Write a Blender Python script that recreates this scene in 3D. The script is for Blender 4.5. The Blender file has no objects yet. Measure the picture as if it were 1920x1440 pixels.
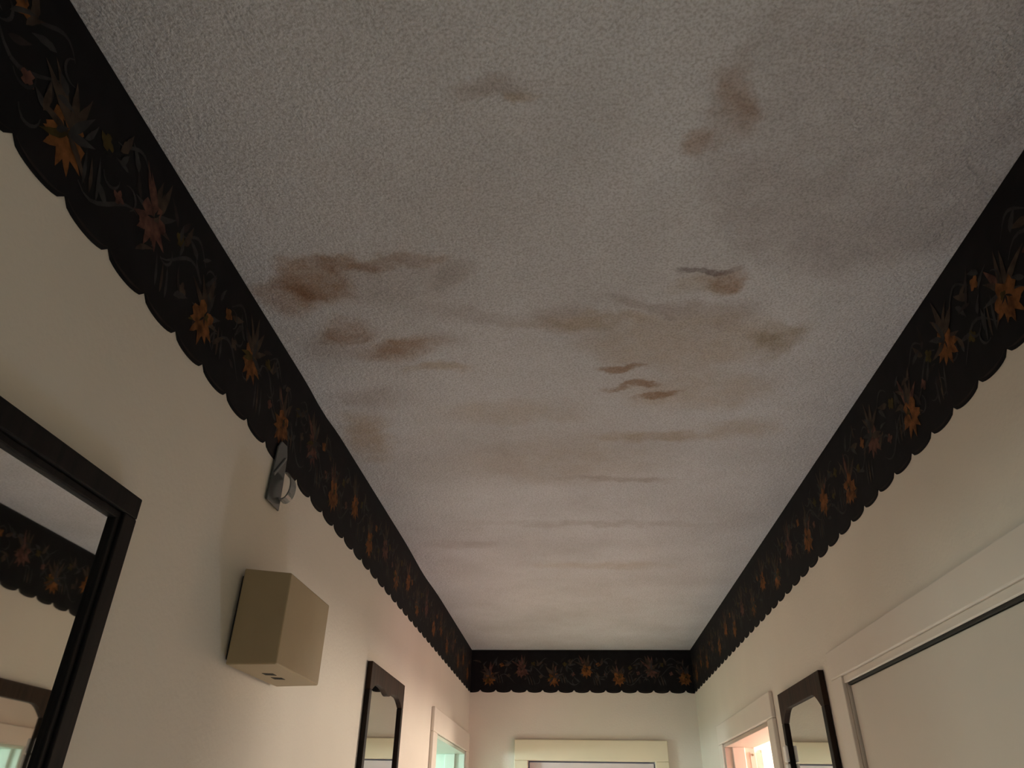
import bpy, bmesh, math, random
from mathutils import Matrix, Vector

# ------------------------------------------------------------------ camera, world, lamps, exposure
C = bpy.context.scene.collection
SC = bpy.context.scene
DL, DR, YE, HC = -0.447, 0.512, 3.333, 2.44       # left wall, right wall, end wall, ceiling
CAM_Z = 1.80
YB = -1.25                                         # the hall is open behind the photographer

cam_d = bpy.data.cameras.new('camera')
cam = bpy.data.objects.new('camera', cam_d)
C.objects.link(cam)
cam_d.sensor_width = 36.0
cam_d.lens = 1349.3 / 1920 * 36
cam_d.clip_start = 0.01
pit, yaw, rol = 0.54298, 0.08625, -0.01772
M3 = Matrix.Rotation(yaw, 3, 'Z') @ Matrix.Rotation(pit, 3, 'X') @ Matrix.Rotation(rol, 3, 'Y')
cam.matrix_world = Matrix.Translation((0, 0, CAM_Z)) @ (M3 @ Matrix(((1, 0, 0), (0, 0, -1), (0, 1, 0)))).to_4x4()
SC.camera = cam

w = bpy.data.worlds.new('world')
SC.world = w
w.use_nodes = True
w.node_tree.nodes['Background'].inputs[0].default_value = (0.5, 0.6, 1.0, 1)
w.node_tree.nodes['Background'].inputs[1].default_value = 0.15

def lamp(name, loc, watts, col, r):
    d = bpy.data.lights.new(name, 'POINT')
    d.energy = watts
    d.color = col
    d.shadow_soft_size = r
    o = bpy.data.objects.new(name, d)
    o.location = loc
    C.objects.link(o)
    return o
lamp('bedroom_lamp', (1.06, 2.735, 1.985), 70.0, (1.0, 0.885, 0.73), 0.06)
lamp('pink_fill_light', (1.00, 2.32, 1.76), 7.0, (1.0, 0.36, 0.48), 0.08)  # unseen pink fill, added to tint the left wall opposite the doorway
lamp('bathroom_lamp', (-1.55, 2.42, 1.95), 42.0, (0.80, 0.97, 1.0), 0.08)
lamp('living_room_lamp', (-1.42, -1.55, 1.92), 66.0, (0.80, 1.0, 0.92), 0.10)
lamp('low_hall_fill', (0.42, 1.78, 0.35), 9.5, (0.60, 0.76, 1.0), 0.05)  # added fill low in the hall, lifts the middle of the ceiling

SC.view_settings.view_transform = 'Standard'
SC.view_settings.look = 'None'
SC.view_settings.gamma = 1.0
SC.view_settings.use_curve_mapping = False
SC.view_settings.exposure = 0.0
SC.cycles.max_bounces = 12
SC.cycles.diffuse_bounces = 8

# ------------------------------------------------------------------ helpers
def new_mat(name, rough=0.8):
    m = bpy.data.materials.new(name)
    m.use_nodes = True
    nt = m.node_tree
    b = nt.nodes['Principled BSDF']
    b.inputs['Roughness'].default_value = rough
    return m, nt, b

def N(nt, typ, **kw):
    n = nt.nodes.new(typ)
    for k, v in kw.items():
        setattr(n, k, v)
    return n

def paint(name, col, rough=0.8, var=0.06, scale=6.0, bump=0.0, bscale=120.0, metallic=0.0, spec=0.5):
    """painted surface: mottled colour and a fine bump"""
    m, nt, b = new_mat(name, rough)
    tc = N(nt, 'ShaderNodeTexCoord')
    n1 = N(nt, 'ShaderNodeTexNoise')
    n1.inputs['Scale'].default_value = scale
    n1.inputs['Detail'].default_value = 5
    nt.links.new(tc.outputs['Object'], n1.inputs['Vector'])
    rp = N(nt, 'ShaderNodeValToRGB')
    rp.color_ramp.elements[0].position = 0.3
    rp.color_ramp.elements[1].position = 0.7
    rp.color_ramp.elements[0].color = tuple(c * (1 - var) for c in col) + (1,)
    rp.color_ramp.elements[1].color = tuple(min(1, c * (1 + var)) for c in col) + (1,)
    nt.links.new(n1.outputs['Fac'], rp.inputs['Fac'])
    nt.links.new(rp.outputs['Color'], b.inputs['Base Color'])
    b.inputs['Metallic'].default_value = metallic
    b.inputs['Specular IOR Level'].default_value = spec
    if bump:
        n2 = N(nt, 'ShaderNodeTexNoise')
        n2.inputs['Scale'].default_value = bscale
        n2.inputs['Detail'].default_value = 3
        nt.links.new(tc.outputs['Object'], n2.inputs['Vector'])
        bp = N(nt, 'ShaderNodeBump')
        bp.inputs['Strength'].default_value = bump
        bp.inputs['Distance'].default_value = 0.004
        nt.links.new(n2.outputs['Fac'], bp.inputs['Height'])
        nt.links.new(bp.outputs['Normal'], b.inputs['Normal'])
    return m

def ceiling_mat():
    m, nt, b = new_mat('stained_texture_ceiling', 0.9)
    L = nt.links
    b.inputs['Specular IOR Level'].default_value = 0.25
    tc = N(nt, 'ShaderNodeTexCoord')
    # wobble the coordinates so the stains get ragged tide marks
    nz = N(nt, 'ShaderNodeTexNoise')
    nz.inputs['Scale'].default_value = 13.0
    nz.inputs['Detail'].default_value = 6
    nz.inputs['Roughness'].default_value = 0.62
    L.new(tc.outputs['Object'], nz.inputs['Vector'])
    sub = N(nt, 'ShaderNodeVectorMath', operation='SUBTRACT')
    L.new(nz.outputs['Color'], sub.inputs[0])
    sub.inputs[1].default_value = (0.5, 0.5, 0.5)
    scl = N(nt, 'ShaderNodeVectorMath', operation='SCALE')
    L.new(sub.outputs[0], scl.inputs[0])
    scl.inputs['Scale'].default_value = 0.10
    add = N(nt, 'ShaderNodeVectorMath', operation='ADD')
    L.new(tc.outputs['Object'], add.inputs[0])
    L.new(scl.outputs[0], add.inputs[1])
    flat = N(nt, 'ShaderNodeVectorMath', operation='MULTIPLY')
    L.new(add.outputs[0], flat.inputs[0])
    flat.inputs[1].default_value = (1, 1, 0)
    # base colour with broad mottling
    big = N(nt, 'ShaderNodeTexNoise')
    big.inputs['Scale'].default_value = 3.2
    big.inputs['Detail'].default_value = 7
    big.inputs['Roughness'].default_value = 0.6
    L.new(tc.outputs['Object'], big.inputs['Vector'])
    rp = N(nt, 'ShaderNodeValToRGB')
    rp.color_ramp.elements[0].position = 0.32
    rp.color_ramp.elements[1].position = 0.68
    rp.color_ramp.elements[0].color = CEIL_DARK + (1,)
    rp.color_ramp.elements[1].color = CEIL_LIGHT + (1,)
    L.new(big.outputs['Fac'], rp.inputs['Fac'])
    col = rp.outputs['Color']
    # break-up noise inside the stains
    bk = N(nt, 'ShaderNodeTexNoise')
    bk.inputs['Scale'].default_value = 22
    bk.inputs['Detail'].default_value = 8
    bk.inputs['Roughness'].default_value = 0.7
    L.new(tc.outputs['Object'], bk.inputs['Vector'])
    bkr = N(nt, 'ShaderNodeMapRange')
    bkr.inputs['From Min'].default_value = 0.32
    bkr.inputs['From Max'].default_value = 0.62
    bkr.inputs['To Min'].default_value = 0.5
    bkr.inputs['To Max'].default_value = 1.2
    L.new(bk.outputs['Fac'], bkr.inputs['Value'])
    for (x, y, rx, ry, ang, inner, strength, sc) in STAINS_AND_PATCH:
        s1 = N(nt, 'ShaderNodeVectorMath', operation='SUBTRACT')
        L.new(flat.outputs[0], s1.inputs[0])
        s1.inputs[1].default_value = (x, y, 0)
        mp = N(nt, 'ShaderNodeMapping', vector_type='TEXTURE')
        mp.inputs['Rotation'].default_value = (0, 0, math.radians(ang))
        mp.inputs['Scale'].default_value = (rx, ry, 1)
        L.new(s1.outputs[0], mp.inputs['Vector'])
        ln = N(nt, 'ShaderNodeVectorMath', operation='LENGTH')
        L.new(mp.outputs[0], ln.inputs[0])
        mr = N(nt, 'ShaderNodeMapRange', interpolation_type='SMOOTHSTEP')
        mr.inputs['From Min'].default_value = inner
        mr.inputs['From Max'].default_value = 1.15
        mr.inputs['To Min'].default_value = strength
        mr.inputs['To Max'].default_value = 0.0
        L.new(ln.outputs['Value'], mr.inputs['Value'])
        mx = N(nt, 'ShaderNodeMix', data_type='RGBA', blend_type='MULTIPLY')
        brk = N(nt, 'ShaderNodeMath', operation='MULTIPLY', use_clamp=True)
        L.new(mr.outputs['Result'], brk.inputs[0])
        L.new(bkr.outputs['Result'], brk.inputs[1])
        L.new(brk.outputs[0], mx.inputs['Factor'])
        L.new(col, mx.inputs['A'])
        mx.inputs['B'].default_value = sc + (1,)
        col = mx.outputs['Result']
    # fine specks of the sprayed texture
    sp = N(nt, 'ShaderNodeTexNoise')
    sp.inputs['Scale'].default_value = 330
    sp.inputs['Detail'].default_value = 2
    L.new(tc.outputs['Object'], sp.inputs['Vector'])
    sr = N(nt, 'ShaderNodeValToRGB')
    sr.color_ramp.elements[0].position = 0.30
    sr.color_ramp.elements[0].color = (0.74, 0.72, 0.70, 1)
    sr.color_ramp.elements[1].position = 0.60
    sr.color_ramp.elements[1].color = (1.04, 1.04, 1.04, 1)
    L.new(sp.outputs['Fac'], sr.inputs['Fac'])
    mx = N(nt, 'ShaderNodeMix', data_type='RGBA', blend_type='MULTIPLY')
    mx.inputs['Factor'].default_value = 1.0
    L.new(col, mx.inputs['A'])
    L.new(sr.outputs['Color'], mx.inputs['B'])
    L.new(mx.outputs['Result'], b.inputs['Base Color'])
    # popcorn / knock-down relief
    v = N(nt, 'ShaderNodeTexVoronoi')
    v.inputs['Scale'].default_value = 150
    L.new(add.outputs[0], v.inputs['Vector'])
    n3 = N(nt, 'ShaderNodeTexNoise')
    n3.inputs['Scale'].default_value = 120
    n3.inputs['Detail'].default_value = 4
    L.new(tc.outputs['Object'], n3.inputs['Vector'])
    ma = N(nt, 'ShaderNodeMath', operation='MULTIPLY')
    L.new(v.outputs['Distance'], ma.inputs[0])
    ma.inputs[1].default_value = -0.6
    mb = N(nt, 'ShaderNodeMath', operation='ADD')
    L.new(ma.outputs[0], mb.inputs[0])
    L.new(n3.outputs['Fac'], mb.inputs[1])
    bp = N(nt, 'ShaderNodeBump')
    bp.inputs['Strength'].default_value = 0.5
    bp.inputs['Distance'].default_value = 0.005
    L.new(mb.outputs[0], bp.inputs['Height'])
    L.new(bp.outputs['Normal'], b.inputs['Normal'])
    return m

def wood(name, dark, light, rough=0.45, axis_scale=(60, 60, 4)):
    m, nt, b = new_mat(name, rough)
    tc = N(nt, 'ShaderNodeTexCoord')
    mp = N(nt, 'ShaderNodeMapping')
    mp.inputs['Scale'].default_value = axis_scale
    nt.links.new(tc.outputs['Object'], mp.inputs['Vector'])
    n1 = N(nt, 'ShaderNodeTexNoise')
    n1.inputs['Scale'].default_value = 1.5
    n1.inputs['Detail'].default_value = 6
    n1.inputs['Distortion'].default_value = 0.8
    nt.links.new(mp.outputs[0], n1.inputs['Vector'])
    rp = N(nt, 'ShaderNodeValToRGB')
    rp.color_ramp.elements[0].position = 0.35
    rp.color_ramp.elements[1].position = 0.65
    rp.color_ramp.elements[0].color = dark + (1,)
    rp.color_ramp.elements[1].color = light + (1,)
    nt.links.new(n1.outputs['Fac'], rp.inputs['Fac'])
    nt.links.new(rp.outputs['Color'], b.inputs['Base Color'])
    b.inputs['Specular IOR Level'].default_value = 0.15
    return m

def box(bm, a, b, mi=0):
    x0, y0, z0 = (min(a[i], b[i]) for i in range(3))
    x1, y1, z1 = (max(a[i], b[i]) for i in range(3))
    v = [bm.verts.new(p) for p in ((x0, y0, z0), (x1, y0, z0), (x1, y1, z0), (x0, y1, z0),
                                   (x0, y0, z1), (x1, y0, z1), (x1, y1, z1), (x0, y1, z1))]
    for f in ((3, 2, 1, 0), (4, 5, 6, 7), (0, 1, 5, 4), (1, 2, 6, 5), (2, 3, 7, 6), (3, 0, 4, 7)):
        fc = bm.faces.new([v[i] for i in f])
        fc.material_index = mi
    return v

def prism(bm, pts, n0, n1, to, mi=0):
    """outline pts (u, v) extruded from depth n0 to n1; to(u, v, n) -> world point"""
    a = [bm.verts.new(to(u, v, n0)) for u, v in pts]
    b = [bm.verts.new(to(u, v, n1)) for u, v in pts]
    k = len(pts)
    for f in ([a[::-1], b] + [[a[i], a[(i + 1) % k], b[(i + 1) % k], b[i]] for i in range(k)]):
        bm.faces.new(f).material_index = mi

def obj(name, bm, mats, parent=None, bevel=0.0, seg=2, smooth=False):
    bmesh.ops.recalc_face_normals(bm, faces=bm.faces)
    me = bpy.data.meshes.new(name)
    bm.to_mesh(me)
    bm.free()
    for m in (mats if isinstance(mats, (list, tuple)) else [mats]):
        me.materials.append(m)
    if smooth:
        for p in me.polygons:
            p.use_smooth = True
    o = bpy.data.objects.new(name, me)
    C.objects.link(o)
    if parent:
        o.parent = parent
        o.matrix_parent_inverse = Matrix.Translation(-parent.location)
    if bevel:
        md = o.modifiers.new('bevel', 'BEVEL')
        md.width = bevel
        md.segments = seg
        md.limit_method = 'ANGLE'
    return o

def bmn():
    return bmesh.new()

def boxes(name, lst, mats, parent=None, bevel=0.0):
    bm = bmn()
    for a, b in lst:
        box(bm, a, b)
    return obj(name, bm, mats, parent, bevel)

def struct(o):
    o['kind'] = 'structure'
    return o

def empty(name, loc):
    o = bpy.data.objects.new(name, None)
    o.location = loc
    o.empty_display_size = 0.05
    C.objects.link(o)
    return o

def tag(o, label, cat, group=None):
    o['label'] = label
    o['category'] = cat
    if group:
        o['group'] = group
    return o

# ------------------------------------------------------------------ materials
CEIL_DARK = (0.57, 0.555, 0.565)
CEIL_LIGHT = (0.71, 0.705, 0.735)
RUST = (0.66, 0.50, 0.39)
TAN = (0.80, 0.70, 0.58)
GREY = (0.76, 0.71, 0.68)
PALE_GREY = (0.78, 0.75, 0.74)
STAINS_AND_PATCH = [   # x, y, rx, ry, turn, soft core, strength, tint
    (-0.345, 0.765, 0.062, 0.060, 25, 0.55, 1.0, RUST),
    (-0.400, 0.800, 0.055, 0.055, 0, 0.4, 0.95, RUST),
    (-0.300, 0.722, 0.060, 0.020, 8, 0.4, 0.9, RUST),
    (-0.215, 0.732, 0.080, 0.018, -4, 0.4, 0.75, RUST),
    (-0.150, 0.765, 0.040, 0.030, -30, 0.3, 0.7, GREY),
    (-0.245, 0.775, 0.110, 0.055, 0, 0.6, 0.5, GREY),
    (-0.340, 0.890, 0.060, 0.035, -20, 0.3, 0.95, RUST),
    (-0.265, 0.935, 0.090, 0.034, -12, 0.3, 0.85, RUST),
    (-0.380, 0.930, 0.060, 0.060, 0, 0.3, 0.7, GREY),
    (-0.190, 0.905, 0.050, 0.030, 35, 0.3, 0.6, GREY),
    (-0.215, 0.998, 0.070, 0.022, 5, 0.3, 0.9, TAN),
    (-0.110, 0.865, 0.150, 0.026, 14, 0.3, 0.6, GREY),
    (-0.390, 1.245, 0.055, 0.120, 10, 0.4, 0.95, TAN),
    (-0.350, 1.090, 0.090, 0.050, 10, 0.3, 0.7, GREY),
    (-0.100, 1.160, 0.160, 0.060, 0, 0.3, 0.5, TAN),
    (0.197, 0.771, 0.046, 0.010, -2, 0.5, 1.0, (0.50, 0.44, 0.43)),
    (0.222, 0.800, 0.030, 0.040, 0, 0.5, 0.85, RUST),
    (0.190, 0.805, 0.050, 0.030, 0, 0.4, 0.7, TAN),
    (0.140, 0.850, 0.110, 0.020, 16, 0.3, 0.95, GREY),
    (0.030, 0.880, 0.120, 0.026, 0, 0.3, 0.8, TAN),
    (-0.020, 0.855, 0.060, 0.018, 0, 0.3, 0.7, GREY),
    (0.250, 0.880, 0.070, 0.040, -40, 0.3, 0.6, GREY),
    (0.190, 0.945, 0.170, 0.090, 5, 0.6, 0.65, TAN),
    (0.330, 0.945, 0.050, 0.055, 20, 0.4, 0.95, (0.70, 0.63, 0.52)),
    (0.090, 1.010, 0.050, 0.016, -5, 0.4, 1.0, RUST),
    (0.115, 1.075, 0.055, 0.013, -10, 0.4, 1.0, RUST),
    (0.165, 1.105, 0.045, 0.012, -16, 0.4, 1.0, RUST),
    (0.230, 1.100, 0.150, 0.080, 0, 0.4, 0.6, TAN),
    (0.180, 1.270, 0.150, 0.030, 3, 0.3, 0.85, TAN),
    (0.330, 1.240, 0.080, 0.050, 0, 0.3, 0.6, TAN),
    (0.110, 1.470, 0.150, 0.020, 2, 0.3, 0.85, GREY),
    (-0.020, 1.380, 0.260, 0.150, 0, 0.3, 0.45, TAN),
    (-0.070, 0.468, 0.060, 0.020, 0, 0.3, 0.9, GREY),
    (-0.045, 0.485, 0.022, 0.014, 0, 0.3, 0.9, TAN),
    (0.183, 0.500, 0.026, 0.060, -10, 0.3, 0.75, RUST),
    (0.160, 0.555, 0.018, 0.034, 0, 0.3, 0.8, RUST),
    (0.360, 0.540, 0.200, 0.240, 0, 0.9, 0.75, PALE_GREY),  # broad, slightly darker patch with a crisp edge
    (0.060, 1.750, 0.350, 0.030, 3, 0.3, 0.6, GREY),
    (-0.280, 1.900, 0.120, 0.040, 3, 0.3, 0.6, GREY),
    (0.100, 2.100, 0.250, 0.050, 3, 0.3, 0.5, TAN),
]
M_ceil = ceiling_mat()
M_wall = paint('cream_wall_paint', (0.735, 0.67, 0.58), 0.75, 0.05, 3.0, 0.12, 160)
M_room = paint('pale_room_paint', (0.74, 0.66, 0.56), 0.8, 0.03, 3.0)
M_bath = paint('pale_green_room_paint', (0.62, 0.72, 0.64), 0.7, 0.03, 3.0)
M_trim = paint('cream_trim_paint', (0.76, 0.685, 0.60), 0.45, 0.03, 5.0, 0.05, 90)
M_leaf = paint('white_door_paint', (0.66, 0.58, 0.58), 0.5, 0.03, 4.0, 0.05, 60)
M_cream = paint('yellowed_trim_paint', (0.78, 0.685, 0.50), 0.45, 0.03, 5.0, 0.05, 90)
M_peach = paint('peach_door_paint', (0.52, 0.41, 0.34), 0.5, 0.03, 4.0, 0.05, 60)
M_green_lit = paint('green_lit_trim_paint', (0.57, 0.66, 0.57), 0.5, 0.03, 4.0, 0.05, 60)  # trim paint with the bathroom's greenish light put into the colour
M_panel = paint('closet_door_paint', (0.66, 0.60, 0.52), 0.55, 0.03, 4.0, 0.06, 80)
M_floor = paint('beige_carpet', (0.50, 0.40, 0.30), 0.95, 0.12, 30, 0.4, 300)
M_black = paint('black_border_paper', (0.0085, 0.0075, 0.0080), 0.75, 0.25, 30, spec=0.15)
M_rust = paint('rust_petal_print', (0.135, 0.052, 0.015), 0.8, 0.6, 75, spec=0.15)
M_rose = paint('dusky_rose_print', (0.085, 0.038, 0.028), 0.8, 0.6, 75, spec=0.15)
M_taupe = paint('taupe_leaf_print', (0.050, 0.034, 0.024), 0.8, 0.5, 55, spec=0.15)
M_slate = paint('slate_leaf_print', (0.032, 0.031, 0.030), 0.8, 0.40, 55, spec=0.15)
M_olive = paint('olive_leaf_print', (0.052, 0.036, 0.009), 0.8, 0.45, 55, spec=0.15)
M_edge = paint('dim_edge_print', (0.024, 0.019, 0.017), 0.8, 0.4, 40, spec=0.15)
BORDER = [M_black, M_rust, M_rose, M_taupe, M_slate, M_olive, M_edge]
M_ebony = wood('ebony_frame_wood', (0.006, 0.005, 0.005), (0.014, 0.011, 0.010), 0.6)
M_walnut = wood('walnut_frame_wood', (0.020, 0.010, 0.006), (0.050, 0.026, 0.015), 0.55)
M_umber = wood('umber_frame_wood', (0.007, 0.005, 0.004), (0.028, 0.015, 0.010), 0.55)
M_mirror, _nt, _b = new_mat('mirror_glass', 0.02)
_b.inputs['Base Color'].default_value = (0.80, 0.80, 0.77, 1)
_b.inputs['Metallic'].default_value = 1.0
M_chime = paint('aged_beige_plastic', (0.40, 0.305, 0.175), 0.5, 0.05, 12, 0.05, 200)
M_slot = paint('dark_slot', (0.004, 0.004, 0.004), 0.8)
M_dark = paint('dark_back_plate', (0.03, 0.027, 0.022), 0.7)
M_metal = paint('dull_metal', (0.20, 0.17, 0.12), 0.4, 0.1, 40, metallic=1.0)
M_white = paint('white_plastic', (0.90, 0.88, 0.84), 0.3)
M_clear, _nt, _b = new_mat('smoky_clear_plastic', 0.16)
_b.inputs['Base Color'].default_value = (0.30, 0.31, 0.30, 1)
_b.inputs['Transmission Weight'].default_value = 0.55
_b.inputs['IOR'].default_value = 1.48
M_smoke, _nt, _b = new_mat('smoke_grey_plastic', 0.22)
_b.inputs['Base Color'].default_value = (0.075, 0.078, 0.074, 1)
_b.inputs['Transmission Weight'].default_value = 0.25

# ------------------------------------------------------------------ the setting
T = 0.12                                           # wall thickness
# ceiling with a slight sag along its edges
bm = bmn()
nx, ny = 60, 60
xs = [-2.6 + 5.2 * i / nx for i in range(nx + 1)]
ys = [YB - 1.6 + (YE + 2.0 - YB) * j / ny for j in range(ny + 1)]
xs = sorted(set(xs + [DL, DL + 0.03, DL + 0.08, DR, DR - 0.03]))
ys = sorted(set(ys + [0.8 + 0.05 * k for k in range(30)]))
def sag(x, y):
    e = math.exp(-abs(x - DL) / 0.05)
    return e * (0.0055 * math.exp(-((y - 1.13) / 0.07) ** 2) + 0.008 * math.exp(-((y - 2.15) / 0.18) ** 2))
g = [[bm.verts.new((x, y, HC - sag(x, y))) for y in ys] for x in xs]
for i in range(len(xs) - 1):
    for j in range(len(ys) - 1):
        bm.faces.new((g[i][j], g[i][j + 1], g[i + 1][j + 1], g[i + 1][j]))
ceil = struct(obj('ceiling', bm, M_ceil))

struct(boxes('floor', [((-2.6, YB - 1.6, -0.05), (2.6, YE + 0.4, 0.0))], M_floor))

# left wall: doorway near the end (2.52..3.22) and one behind the photographer (-0.98..-0.17)
DH = 2.03
struct(boxes('wall_left', [
    ((DL - T, YB, 0), (DL, -0.98, HC)),
    ((DL - T, -0.98, DH), (DL, -0.17, HC)),
    ((DL - T, -0.17, 0), (DL, 2.52, HC)),
    ((DL - T, 2.52, DH), (DL, 3.235, HC)),
    ((DL - T, 3.235, 0), (DL, YE, HC))], M_wall))
# right wall: closet opening (-0.35..1.49) and doorway (2.11..2.80)
struct(boxes('wall_right', [
    ((DR, YB, 0), (DR + T, -0.35, HC)),
    ((DR, -0.35, 2.03), (DR + T, 1.49, HC)),
    ((DR, 1.49, 0), (DR + T, 2.11, HC)),
    ((DR, 2.11, DH), (DR + T, 2.80, HC)),
    ((DR, 2.80, 0), (DR + T, YE, HC))], M_wall))
struct(boxes('wall_end', [
    ((-2.6, YE, 0), (-0.194, YE + T, HC)),
    ((-0.194, YE, 2.005), (0.324, YE + T, HC)),
    ((0.324, YE, 0), (2.6, YE + T, HC))], M_wall))
struct(boxes('wall_closet', [
    ((DR + T, 1.52, 0), (1.30, 1.64, HC)),
    ((1.24, -0.60, 0), (1.30, 1.52, HC)),
    ((DR + T, -0.60, 0), (1.24, -0.54, HC))], M_wall))
struct(boxes('wall_bedroom', [
    ((2.50, 1.64, 0), (2.60, YE, HC)),
    ((1.30, 1.54, 0), (2.60, 1.64, HC))], M_room))
struct(boxes('wall_bathroom', [
    ((-2.10, 1.90, 0), (-2.00, YE, HC)),
    ((-2.00, 1.90, 0), (DL - T, 2.00, HC))], M_bath))
struct(boxes('wall_living_room', [
    ((-2.60, YB - 1.5, 0), (-2.50, 0.60, HC)),
    ((-2.50, 0.50, 0), (DL - T, 0.60, HC))], M_wall))

# ------------------------------------------------------------------ doors and their casings
TK = 0.011
# narrow closed door in the end wall
d = struct(empty('door_1', (0.065, YE, 0)))
bm = bmn()
box(bm, (-0.189, YE + 0.018, 0.005), (0.319, YE + 0.052, 2.000))
obj('door_leaf', bm, M_leaf, d, 0.002)
bm = bmn()
box(bm, (-0.250, YE - 0.021, 0), (-0.194, YE, 2.005))
box(bm, (0.324, YE - 0.021, 0), (0.377, YE, 2.005))
box(bm, (-0.250, YE - 0.021, 2.005), (0.377, YE, 2.082))
obj('door_casing', bm, M_cream, d, 0.003)
bm = bmn()
bmesh.ops.create_uvsphere(bm, u_segments=20, v_segments=12, radius=0.027,
                          matrix=Matrix.Translation((0.27, YE - 0.045, 0.95)))
bmesh.ops.create_cone(bm, segments=20, radius1=0.012, radius2=0.012, depth=0.064, cap_ends=True,
                      matrix=Matrix.Translation((0.27, YE - 0.014, 0.95)) @ Matrix.Rotation(math.pi / 2, 4, 'X'))
obj('door_knob', bm, M_metal, d, smooth=True)

# doorway on the right with its door swung into the bedroom
d = struct(empty('door_2', (DR, 2.455, 0)))
boxes('door_casing', [((DR - TK, 2.050, 0), (DR, 2.110, DH)),
                      ((DR - TK, 2.80, 0), (DR, 2.865, DH)),
                      ((DR - TK, 2.050, DH), (DR, 2.865, 2.092))], M_trim, d, 0.003)
boxes('door_jamb', [((DR - 0.004, 2.112, 0), (DR + 0.095, 2.124, DH - 0.012)),
                    ((DR - 0.004, 2.786, 0), (DR + 0.095, 2.798, DH - 0.012)),
                    ((DR - 0.004, 2.112, DH - 0.012), (DR + 0.095, 2.798, DH - 0.001)),
                    ((DR + 0.020, 2.774, 0), (DR + 0.060, 2.787, DH - 0.012)),
                    ((DR + 0.020, 2.123, 0), (DR + 0.060, 2.136, DH - 0.012))], M_peach, d, 0.0015)
bm = bmn()
box(bm, (DR + 0.118, 2.796, 0.008), (DR + 0.118 + 0.66, 2.831, DH - 0.018))
bmesh.ops.rotate(bm, verts=bm.verts, cent=(DR + 0.118, 2.796, 0), matrix=Matrix.Rotation(math.radians(14), 3, 'Z'))
obj('door_leaf', bm, M_peach, d, 0.002)
bm = bmn()
box(bm, (DR + 0.078, 2.7835, 1.945), (DR + 0.094, 2.7865, 2.003))
box(bm, (DR + 0.098, 2.786, 1.945), (DR + 0.116, 2.789, 2.003))
h = obj('hinge', bm, M_peach, d)
for z in (1.952, 1.996):
    bm = bmn()
    bmesh.ops.create_cone(bm, segments=12, radius1=0.0035, radius2=0.0035, depth=0.003, cap_ends=True,
                          matrix=Matrix.Translation((DR + 0.086, 2.7825, z)) @ Matrix.Rotation(math.pi / 2, 4, 'X'))
    obj('screw', bm, M_metal, h)

# doorway on the left, hard against the end wall
d = struct(empty('door_3', (DL, 2.88, 0)))
boxes('door_casing', [((DL, 2.445, 0), (DL + TK, 2.520, DH)),
                      ((DL, 3.235, 0), (DL + TK, 3.305, DH)),
                      ((DL, 2.445, DH), (DL + TK, 3.305, 2.100))], M_trim, d, 0.003)
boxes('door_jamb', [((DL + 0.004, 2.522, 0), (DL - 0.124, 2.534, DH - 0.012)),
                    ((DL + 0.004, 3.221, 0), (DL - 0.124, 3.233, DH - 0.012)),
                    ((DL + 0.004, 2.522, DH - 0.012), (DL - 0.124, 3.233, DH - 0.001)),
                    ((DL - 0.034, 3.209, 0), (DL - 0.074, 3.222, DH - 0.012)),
                    ((DL - 0.034, 2.533, 0), (DL - 0.074, 2.546, DH - 0.012))], M_green_lit, d, 0.0015)

# sliding closet door on the right, under its header
d = struct(empty('door_4', (DR, 0.57, 0)))
boxes('sliding_panel', [((DR + 0.005, 0.50, 0.02), (DR + 0.035, 1.487, 2.0225))], M_panel, d, 0.0015)
boxes('sliding_panel', [((DR + 0.052, -0.34, 0.02), (DR + 0.080, 0.58, 2.021))], M_panel, d, 0.0015)
boxes('header_trim', [((DR - 0.008, -0.42, 2.040), (DR, 1.555, 2.092)),
                      ((DR - 0.004, -0.36, 2.0265), (DR, 1.497, 2.040))], M_trim, d, 0.002)
boxes('side_trim', [((DR - 0.008, 1.492, 0), (DR, 1.555, 2.040))], M_trim, d, 0.002)
boxes('sliding_track', [((DR + 0.002, -0.35, 2.0235), (DR + 0.095, 1.489, 2.0298))], M_dark, d)

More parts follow.
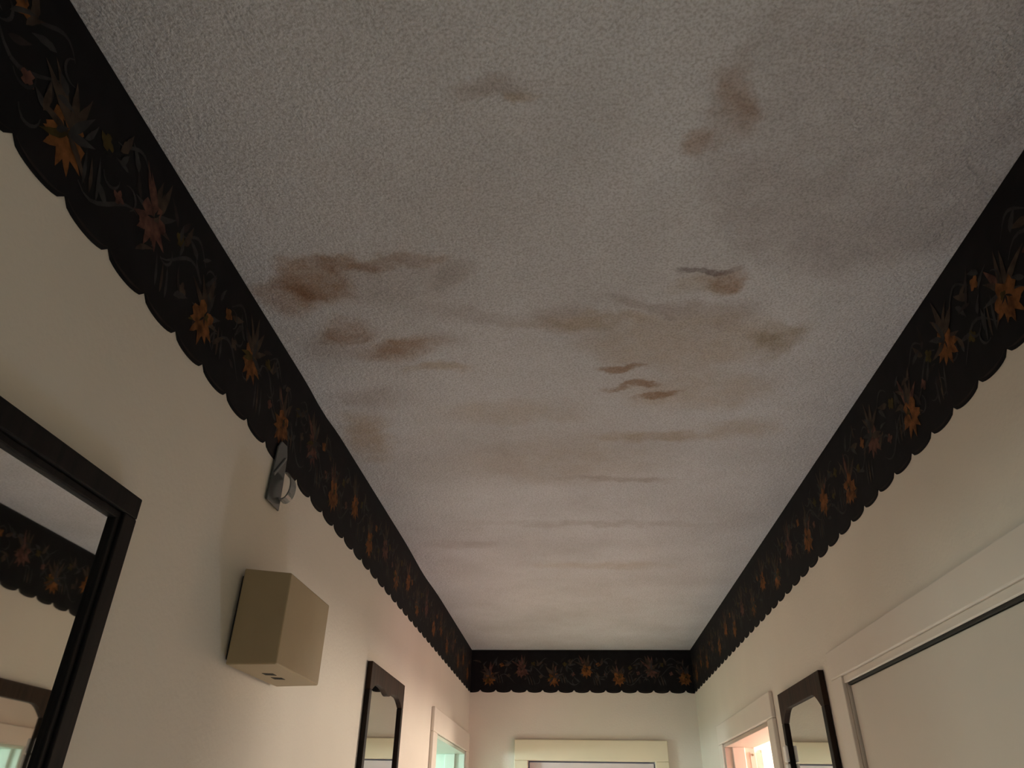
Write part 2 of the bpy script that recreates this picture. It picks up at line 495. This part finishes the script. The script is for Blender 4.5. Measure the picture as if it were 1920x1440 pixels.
# ------------------------------------------------------------------ wallpaper borders
BH = HC - 2.275                                    # height above the cusps of the scallops
SCD = 0.0115                                       # depth of a scallop
def border(name, length, phase, per, to, seed, motif0):
    """to(u, v, n): u along the wall, v up from the cusps, n out of the wall"""
    rnd = random.Random(seed)
    bm = bmn()
    # paper strip, cut in scallops along its lower edge
    lo = []
    n = int(length / per) + 2
    k0 = -int(phase / per) - 1
    for k in range(k0, k0 + n + 2):
        for s in range(10):
            t = s / 10
            u = phase + (k + t) * per
            if -1e-6 <= u <= length:
                lo.append((u, -SCD * math.sqrt(max(0.0, 1 - (2 * t - 1) ** 2)) ** 0.9))
    if lo[0][0] > 1e-4: lo.insert(0, (0, lo[0][1]))
    if lo[-1][0] < length - 1e-4: lo.append((length, lo[-1][1]))
    th = 0.0012
    def ring(z):
        return ([bm.verts.new(to(u, v, z)) for u, v in lo], [bm.verts.new(to(u, BH - 0.0005, z)) for u, v in lo])
    a0, a1 = ring(0.0002)
    b0, b1 = ring(th)
    for i in range(len(lo) - 1):
        for q in ((b0[i], b0[i + 1], b1[i + 1], b1[i]), (a0[i], a1[i], a1[i + 1], a0[i + 1]),
                  (a0[i], a0[i + 1], b0[i + 1], b0[i]), (a1[i], b1[i], b1[i + 1], a1[i + 1])):
            bm.faces.new(q).material_index = 0
    for i in (0, -1):
        bm.faces.new((a0[i], b0[i], b1[i], a1[i])).material_index = 0
    lay = [th + 0.0003]
    def poly(pts, mi):
        if any(u < 0.003 or u > length - 0.003 for u, v in pts): return
        pts = [(u, min(v, BH - 0.004)) for u, v in pts]
        try:
            bm.faces.new([bm.verts.new(to(u, v, lay[0])) for u, v in pts]).material_index = mi
        except ValueError:
            pass
        lay[0] += 0.0000035
        if lay[0] > th + 0.0009: lay[0] = th + 0.0003
    def strip(pts, wd, mi):
        for i in range(len(pts) - 1):
            (u0, v0), (u1, v1) = pts[i], pts[i + 1]
            dx, dy = u1 - u0, v1 - v0
            l = math.hypot(dx, dy) or 1
            px, py = -dy / l, dx / l
            w0 = wd * math.sin(math.pi * min(0.95, max(0.12, i / (len(pts) - 1))))
            w1 = wd * math.sin(math.pi * min(0.95, max(0.12, (i + 1) / (len(pts) - 1))))
            poly([(u0 - px * w0, v0 - py * w0), (u1 - px * w1, v1 - py * w1),
                  (u1 + px * w1, v1 + py * w1), (u0 + px * w0, v0 + py * w0)], mi)
    def lance(u, v, l, wd, ang, mi, bend=0.0):
        c, s = math.cos(ang), math.sin(ang)
        L, Rr = [], []
        for i in range(9):
            t = i / 8
            h = wd * math.sin(math.pi * t ** 0.8) * (1 - 0.25 * t) * rnd.uniform(0.85, 1.15)
            b = bend * t * t * l
            L.append((t * l, b + h))
            Rr.append((t * l, b - h))
        pts = Rr + L[::-1][1:-1]
        poly([(u + c * x - s * y, v + s * x + c * y) for x, y in pts], mi)
    def blossom(u, v, r, mi, lobes, rot=0.0):
        pts = []
        k = lobes * 4
        for i in range(k):
            a = rot + 2 * math.pi * i / k
            rr = r * (1.0 if i % 4 in (1, 2) else (0.62 if i % 4 == 0 else 0.86)) * rnd.uniform(0.82, 1.15)
            pts.append((u + rr * math.cos(a), v + rr * math.sin(a) * 0.95))
        poly(pts, mi)
    # faint line that follows the scallops, and one below the plain top band
    for k in range(k0, k0 + n + 2):
        arc = []
        for s in range(11):
            t = 0.04 + 0.92 * s / 10
            arc.append((phase + (k + t) * per, 0.005 - SCD * math.sqrt(max(0.0, 1 - (2 * t - 1) ** 2)) ** 0.9))
        strip(arc, 0.0016, 6)
    m = motif0
    i = 0
    while m < length + 0.1:
        low = i % 2 == 0
        cv = 0.052 if low else 0.084
        fl = 1 if low else (2 if i % 4 == 1 else 1)
        # long petals and leaves rising behind the flower
        for q in range(4):
            a = math.pi * (0.40 + 0.14 * q) + rnd.uniform(-.1, .1)
            lance(m + rnd.uniform(-.004, .004), cv + 0.006, rnd.uniform(.042, .062), rnd.uniform(.0045, .0075), a,
                  rnd.choice((3, 2, 3, 3)), rnd.uniform(-.2, .2))
        for q in range(3):
            lance(m, cv, rnd.uniform(.034, .050), .005, math.pi * (-0.05 + .24 * q) + rnd.uniform(-.2, .2), rnd.choice((4, 3, 4)), rnd.uniform(-.3, .3))
        for q in range(2):
            lance(m, cv, rnd.uniform(.030, .042), .0045, math.pi * (1.05 + .22 * q) + rnd.uniform(-.2, .2), rnd.choice((4, 5, 3)), rnd.uniform(-.3, .3))
        # trailing stems and blades
        st = [(m + 0.03 + 0.085 * t / 8, cv - 0.01 + 0.022 * math.sin(t / 8 * math.pi * 1.3 + i)) for t in range(9)]
        strip(st, 0.0024, 4)
        for q in range(3):
            u0 = m + 0.036 + q * 0.011
            v0 = 0.026 if low else 0.018
            lance(u0, v0, rnd.uniform(.036, .048), .0028, math.pi * .56 + rnd.uniform(-.08, .08), 4 if q != 1 else 3, .1)
        st = [(m + 0.055 + 0.06 * t / 8, 0.118 - 0.012 * math.sin(t / 8 * math.pi * 1.6 + .4 * i)) for t in range(9)]
        strip(st, 0.0022, 4)
        lance(m + 0.062, 0.100, .034, .006, math.pi * (.2 + rnd.uniform(-.3, .3)), 3, .3)
        lance(m + 0.095, 0.105, .030, .005, math.pi * (.95 + rnd.uniform(-.3, .3)), 4, .3)
        # small buds
        blossom(m + 0.048 + rnd.uniform(-.006, .006), 0.098 + rnd.uniform(-.008, .008), .0105, 5 if i % 3 else 1, 4, rnd.random())
        blossom(m + 0.083, 0.060 + rnd.uniform(-.012, .012), .009, rnd.choice((2, 3, 5)), 4, rnd.random())
        # dim undergrowth
        for q in range(9):
            lance(m + rnd.uniform(-.06, .075), rnd.uniform(.022, .115), rnd.uniform(.018, .036), rnd.uniform(.003, .0055),
                  rnd.uniform(.15, .95) * math.pi, rnd.choice((4, 6, 4, 3)), rnd.uniform(-.5, .5))
        for q in range(3):
            u0, v0, a0 = m + rnd.uniform(-.05, .08), rnd.uniform(.03, .11), rnd.uniform(0, 6.28)
            strip([(u0 + .013 * math.cos(a0 + t * .45), v0 + .013 * math.sin(a0 + t * .45)) for t in range(8)], .0018, 4)
        # the flower itself: a ragged fan with a darker throat
        blossom(m, cv - 0.004, 0.027 if low else 0.0245, fl, 5, rnd.random())
        for q in range(5):
            lance(m, cv - 0.006, rnd.uniform(.028, .037), .0066, -math.pi * (0.12 + .19 * q) + rnd.uniform(-.1, .1), fl, 0)
        blossom(m + 0.004, cv + 0.002, 0.0062, 5 if low else 3, 4, rnd.random())
        for q in range(3):
            lance(m, cv, .014, .0016, rnd.uniform(0, 6.28), 0)
        m += 0.140
        i += 1
    return obj(name, bm, BORDER)

y0 = -0.30
tag(border('wallpaper_border', YE - 0.0002 - y0, (0.366 - y0) % 0.0702, 0.0702,
           lambda u, v, n: (DL + n, y0 + u, 2.275 + v), 3, (0.410 - y0) % 0.280),
    'black floral wallpaper border with scalloped edge, along the top of the left wall', 'wallpaper border', 'scalloped wallpaper borders')
tag(border('wallpaper_border', YE - 0.0002 - y0, (0.735 - y0) % 0.0695, 0.0695,
           lambda u, v, n: (DR - n, y0 + u, 2.275 + v), 8, (0.700 - y0) % 0.280),
    'black floral wallpaper border with scalloped edge, along the top of the right wall', 'wallpaper border', 'scalloped wallpaper borders')
tag(border('wallpaper_border', DR - DL - 0.0026, 0.043, 0.0675,
           lambda u, v, n: (DL + 0.0013 + u, YE - n, 2.275 + v), 15, 0.083),
    'short black floral wallpaper border on the end wall above the closed door', 'wallpaper border', 'scalloped wallpaper borders')

# ------------------------------------------------------------------ mirrors
def frame_bar(bm, a, b, mi=0):
    box(bm, a, b, mi)

# large mirror on the left wall, only its upper far corner in view
ya, yb, za, zb = 0.02, 0.650, 1.10, 2.069
mr = tag(empty('wall_mirror', (DL, 0.335, za)), 'large wall mirror in a flat black frame, on the left wall nearest the camera', 'mirror')
fw, ft = 0.0215, 0.020
for a, b in (((ya, zb - fw), (yb, zb)), ((ya, za), (yb, za + fw)),
             ((ya, za + fw), (ya + fw, zb - fw)), ((yb - fw, za + fw), (yb, zb - fw))):
    bm = bmn()
    box(bm, (DL + 0.001, a[0], a[1]), (DL + ft, b[0], b[1]))
    # inner step of the moulding
    cx, cz = (ya + yb) / 2, (za + zb) / 2
    if b[0] - a[0] > b[1] - a[1]:
        s = -0.008 if a[1] > cz else 0.008
        z_in = a[1] if a[1] > cz else b[1]
        box(bm, (DL + 0.004, a[0] + fw, z_in), (DL + ft - 0.003, b[0] - fw, z_in + s))
    else:
        s = -0.008 if a[0] > cx else 0.008
        y_in = a[0] if a[0] > cx else b[0]
        box(bm, (DL + 0.004, y_in, a[1] + 0.005), (DL + ft - 0.003, y_in + s, b[1] - 0.005))
    obj('frame_rail', bm, M_ebony, mr, 0.0015)
boxes('mirror_glass', [((DL + 0.002, ya + 0.02, za + 0.02), (DL + 0.0125, yb - 0.02, zb - 0.02))], M_mirror, mr)

def narrow_mirror(label, side, y_near, y_far, z_top, drop, wd, dep, rise):
    """tall narrow mirror; side = +1 on the left wall (faces +x), -1 on the right"""
    xw = DL if side > 0 else DR
    z_bot = 1.15
    e = tag(empty('wall_mirror', (xw, (y_near + y_far) / 2, z_bot)), label, 'mirror', 'tall narrow framed mirrors')
    t = 0.0125
    to = lambda u, v, n: (xw + side * n, u, v)
    s = wd
    W0 = y_far - y_near
    # top rail, cut underneath to an arch with rounded shoulders
    low = []
    for i in range(33):
        q = i / 32
        u = y_near + s + (W0 - 2 * s) * q
        sh = min(1.0, max(0.0, (1 - abs(2 * q - 1)) / 0.36))
        v = z_top - dep + rise * math.sin(sh * math.pi / 2)
        if drop:
            v -= drop * math.exp(-((q - 0.5) / 0.11) ** 2)
        low.append((u, v))
    bm = bmn()
    top_pts = [(y_near, z_top), (y_near, z_top - dep), ] + low + [(y_far, z_top - dep), (y_far, z_top)]
    # quads between the cut edge and the top edge, so the concave outline stays clean
    cols = [(y_near, z_top - dep)] + low + [(y_far, z_top - dep)]
    fr = [(bm.verts.new(to(u, v, t)), bm.verts.new(to(u, z_top, t))) for u, v in cols]
    bk = [(bm.verts.new(to(u, v, 0.001)), bm.verts.new(to(u, z_top, 0.001))) for u, v in cols]
    for i in range(len(cols) - 1):
        for qd in ((fr[i][0], fr[i + 1][0], fr[i + 1][1], fr[i][1]), (bk[i][0], bk[i][1], bk[i + 1][1], bk[i + 1][0]),
                   (fr[i][0], bk[i][0], bk[i + 1][0], fr[i + 1][0]), (fr[i][1], fr[i + 1][1], bk[i + 1][1], bk[i][1])):
            bm.faces.new(qd)
    for i in (0, -1):
        bm.faces.new((fr[i][0], fr[i][1], bk[i][1], bk[i][0]))
    obj('top_rail', bm, M_walnut, e, 0.001)
    for u0, u1 in ((y_near, y_near + s), (y_far - s, y_far)):
        bm = bmn()
        box(bm, to(u0, z_bot + s, 0.001), to(u1, z_top - dep, t))
        obj('side_rail', bm, M_umber, e, 0.0015)
    bm = bmn()
    box(bm, to(y_near, z_bot, 0.001), to(y_far, z_bot + s, t))
    obj('bottom_rail', bm, M_walnut, e, 0.0015)
    bm = bmn()
    box(bm, to(y_near + 0.012, z_bot + 0.012, 0.002), to(y_far - 0.012, z_top - 0.012, 0.006))
    obj('mirror_glass', bm, M_mirror, e)
    return e
narrow_mirror('narrow dark-framed mirror with a scrolled top rail, on the left wall past the beige box', 1, 1.630, 1.972, 2.090, 0.011, 0.017, 0.056, 0.018)
narrow_mirror('narrow dark-framed mirror with an arched top, between the closet and the lit doorway', -1, 1.609, 1.957, 2.070, 0.0, 0.021, 0.066, 0.028)

# ------------------------------------------------------------------ door chime box
yc0, yc1, zc0, zc1, dp = 0.937, 1.118, 1.962, 2.086, 0.074
e = tag(empty('door_chime', (DL, (yc0 + yc1) / 2, zc0)), 'beige box-shaped door chime with two slots underneath, on the left wall', 'door chime')
boxes('back_plate', [((DL + 0.0005, yc0 + 0.010, zc0 + 0.008), (DL + 0.008, yc1 - 0.010, zc1 - 0.008))], M_dark, e)
bm = bmn()
x0, x1 = DL + 0.006, DL + dp
# tapered cover: slightly smaller at the front
vs = [(x0, yc0, zc0), (x0, yc1, zc0), (x0, yc1, zc1), (x0, yc0, zc1),
      (x1, yc0 - 0.004, zc0), (x1, yc1 - 0.012, zc0), (x1, yc1 - 0.012, zc1 - 0.008), (x1, yc0 - 0.004, zc1 - 0.008)]
vv = [bm.verts.new(p) for p in vs]
for f in ((0, 1, 2, 3), (4, 7, 6, 5), (0, 3, 7, 4), (1, 5, 6, 2), (0, 4, 5, 1), (3, 2, 6, 7)):
    bm.faces.new([vv[i] for i in f])
obj('cover', bm, M_chime, e, 0.0022, 3)
for ys_ in (1.006, 1.040):
    bm = bmn()
    to = lambda u, v, n: (DL + 0.030 + u, ys_ + v + 0.35 * u, zc0 - 0.0004 + n)
    prism(bm, [(0.0, -0.0065), (0.014, -0.0085), (0.014, 0.0065), (0.0, 0.0085)], 0, 0.003, to)
    obj('slot', bm, M_slot, e)

# ------------------------------------------------------------------ clear plastic hook on the left border
e = tag(empty('plastic_hook', (DL, 0.99, 2.20)), 'smoky clear plastic hook stuck over the lower edge of the left border', 'hook')
bm = bmn()
to = lambda u, v, n: (DL + n, u, v)
prism(bm, [(0.962, 2.197), (1.012, 2.1965), (1.010, 2.235), (1.006, 2.285), (0.998, 2.300), (0.975, 2.298), (0.966, 2.285)], 0.0022, 0.0052, to)
obj('back_plate', bm, M_smoke, e, 0.0012)
bm = bmn()   # raised rib crossing the plate
prism(bm, [(0.965, 2.240), (0.998, 2.280), (1.001, 2.278), (0.968, 2.236)], 0.0052, 0.0075, to)
obj('rib', bm, M_clear, e, 0.0006)
bm = bmn()   # curled front that bends back up
prof = []
for i in range(15):
    a = math.pi * (0.5 + 1.15 * i / 14)
    prof.append((0.0150 + 0.0105 * math.cos(a) * -1 - 0.004, 2.232 + 0.020 * math.sin(a)))
th = 0.0022
rows = []
for i, (n, v) in enumerate(prof):
    j = min(i + 1, len(prof) - 1)
    k = max(i - 1, 0)
    tx, tz = prof[j][0] - prof[k][0], prof[j][1] - prof[k][1]
    l = math.hypot(tx, tz)
    nx_, nz_ = -tz / l * th, tx / l * th
    hw = 0.012 - 0.003 * i / 14
    rows.append([bm.verts.new(to(u, v + s * nz_, max(0.0055, n + s * nx_))) for u, s in ((1.006 - hw, 0), (1.006 + hw, 0), (1.006 + hw, 1), (1.006 - hw, 1))])
for a, b in zip(rows, rows[1:]):
    for q in range(4):
        bm.faces.new((a[q], a[(q + 1) % 4], b[(q + 1) % 4], b[q]))
bm.faces.new(rows[0]); bm.faces.new(rows[-1][::-1])
obj('hook_curl', bm, M_clear, e, smooth=False)

# ------------------------------------------------------------------ small white fitting on the right mirror's frame
e = tag(empty('plastic_fitting', (DR - 0.0125, 1.948, 1.885)), 'small white two-piece plastic fitting on the outer edge of the right mirror frame', 'fitting')
for z0, z1 in ((1.922, 1.957), (1.882, 1.919)):
    bm = bmn()
    box(bm, (DR - 0.0125, 1.9345, z0), (DR - 0.0200, 1.9570, z1))
    obj('housing', bm, M_white, e, 0.003, 3)
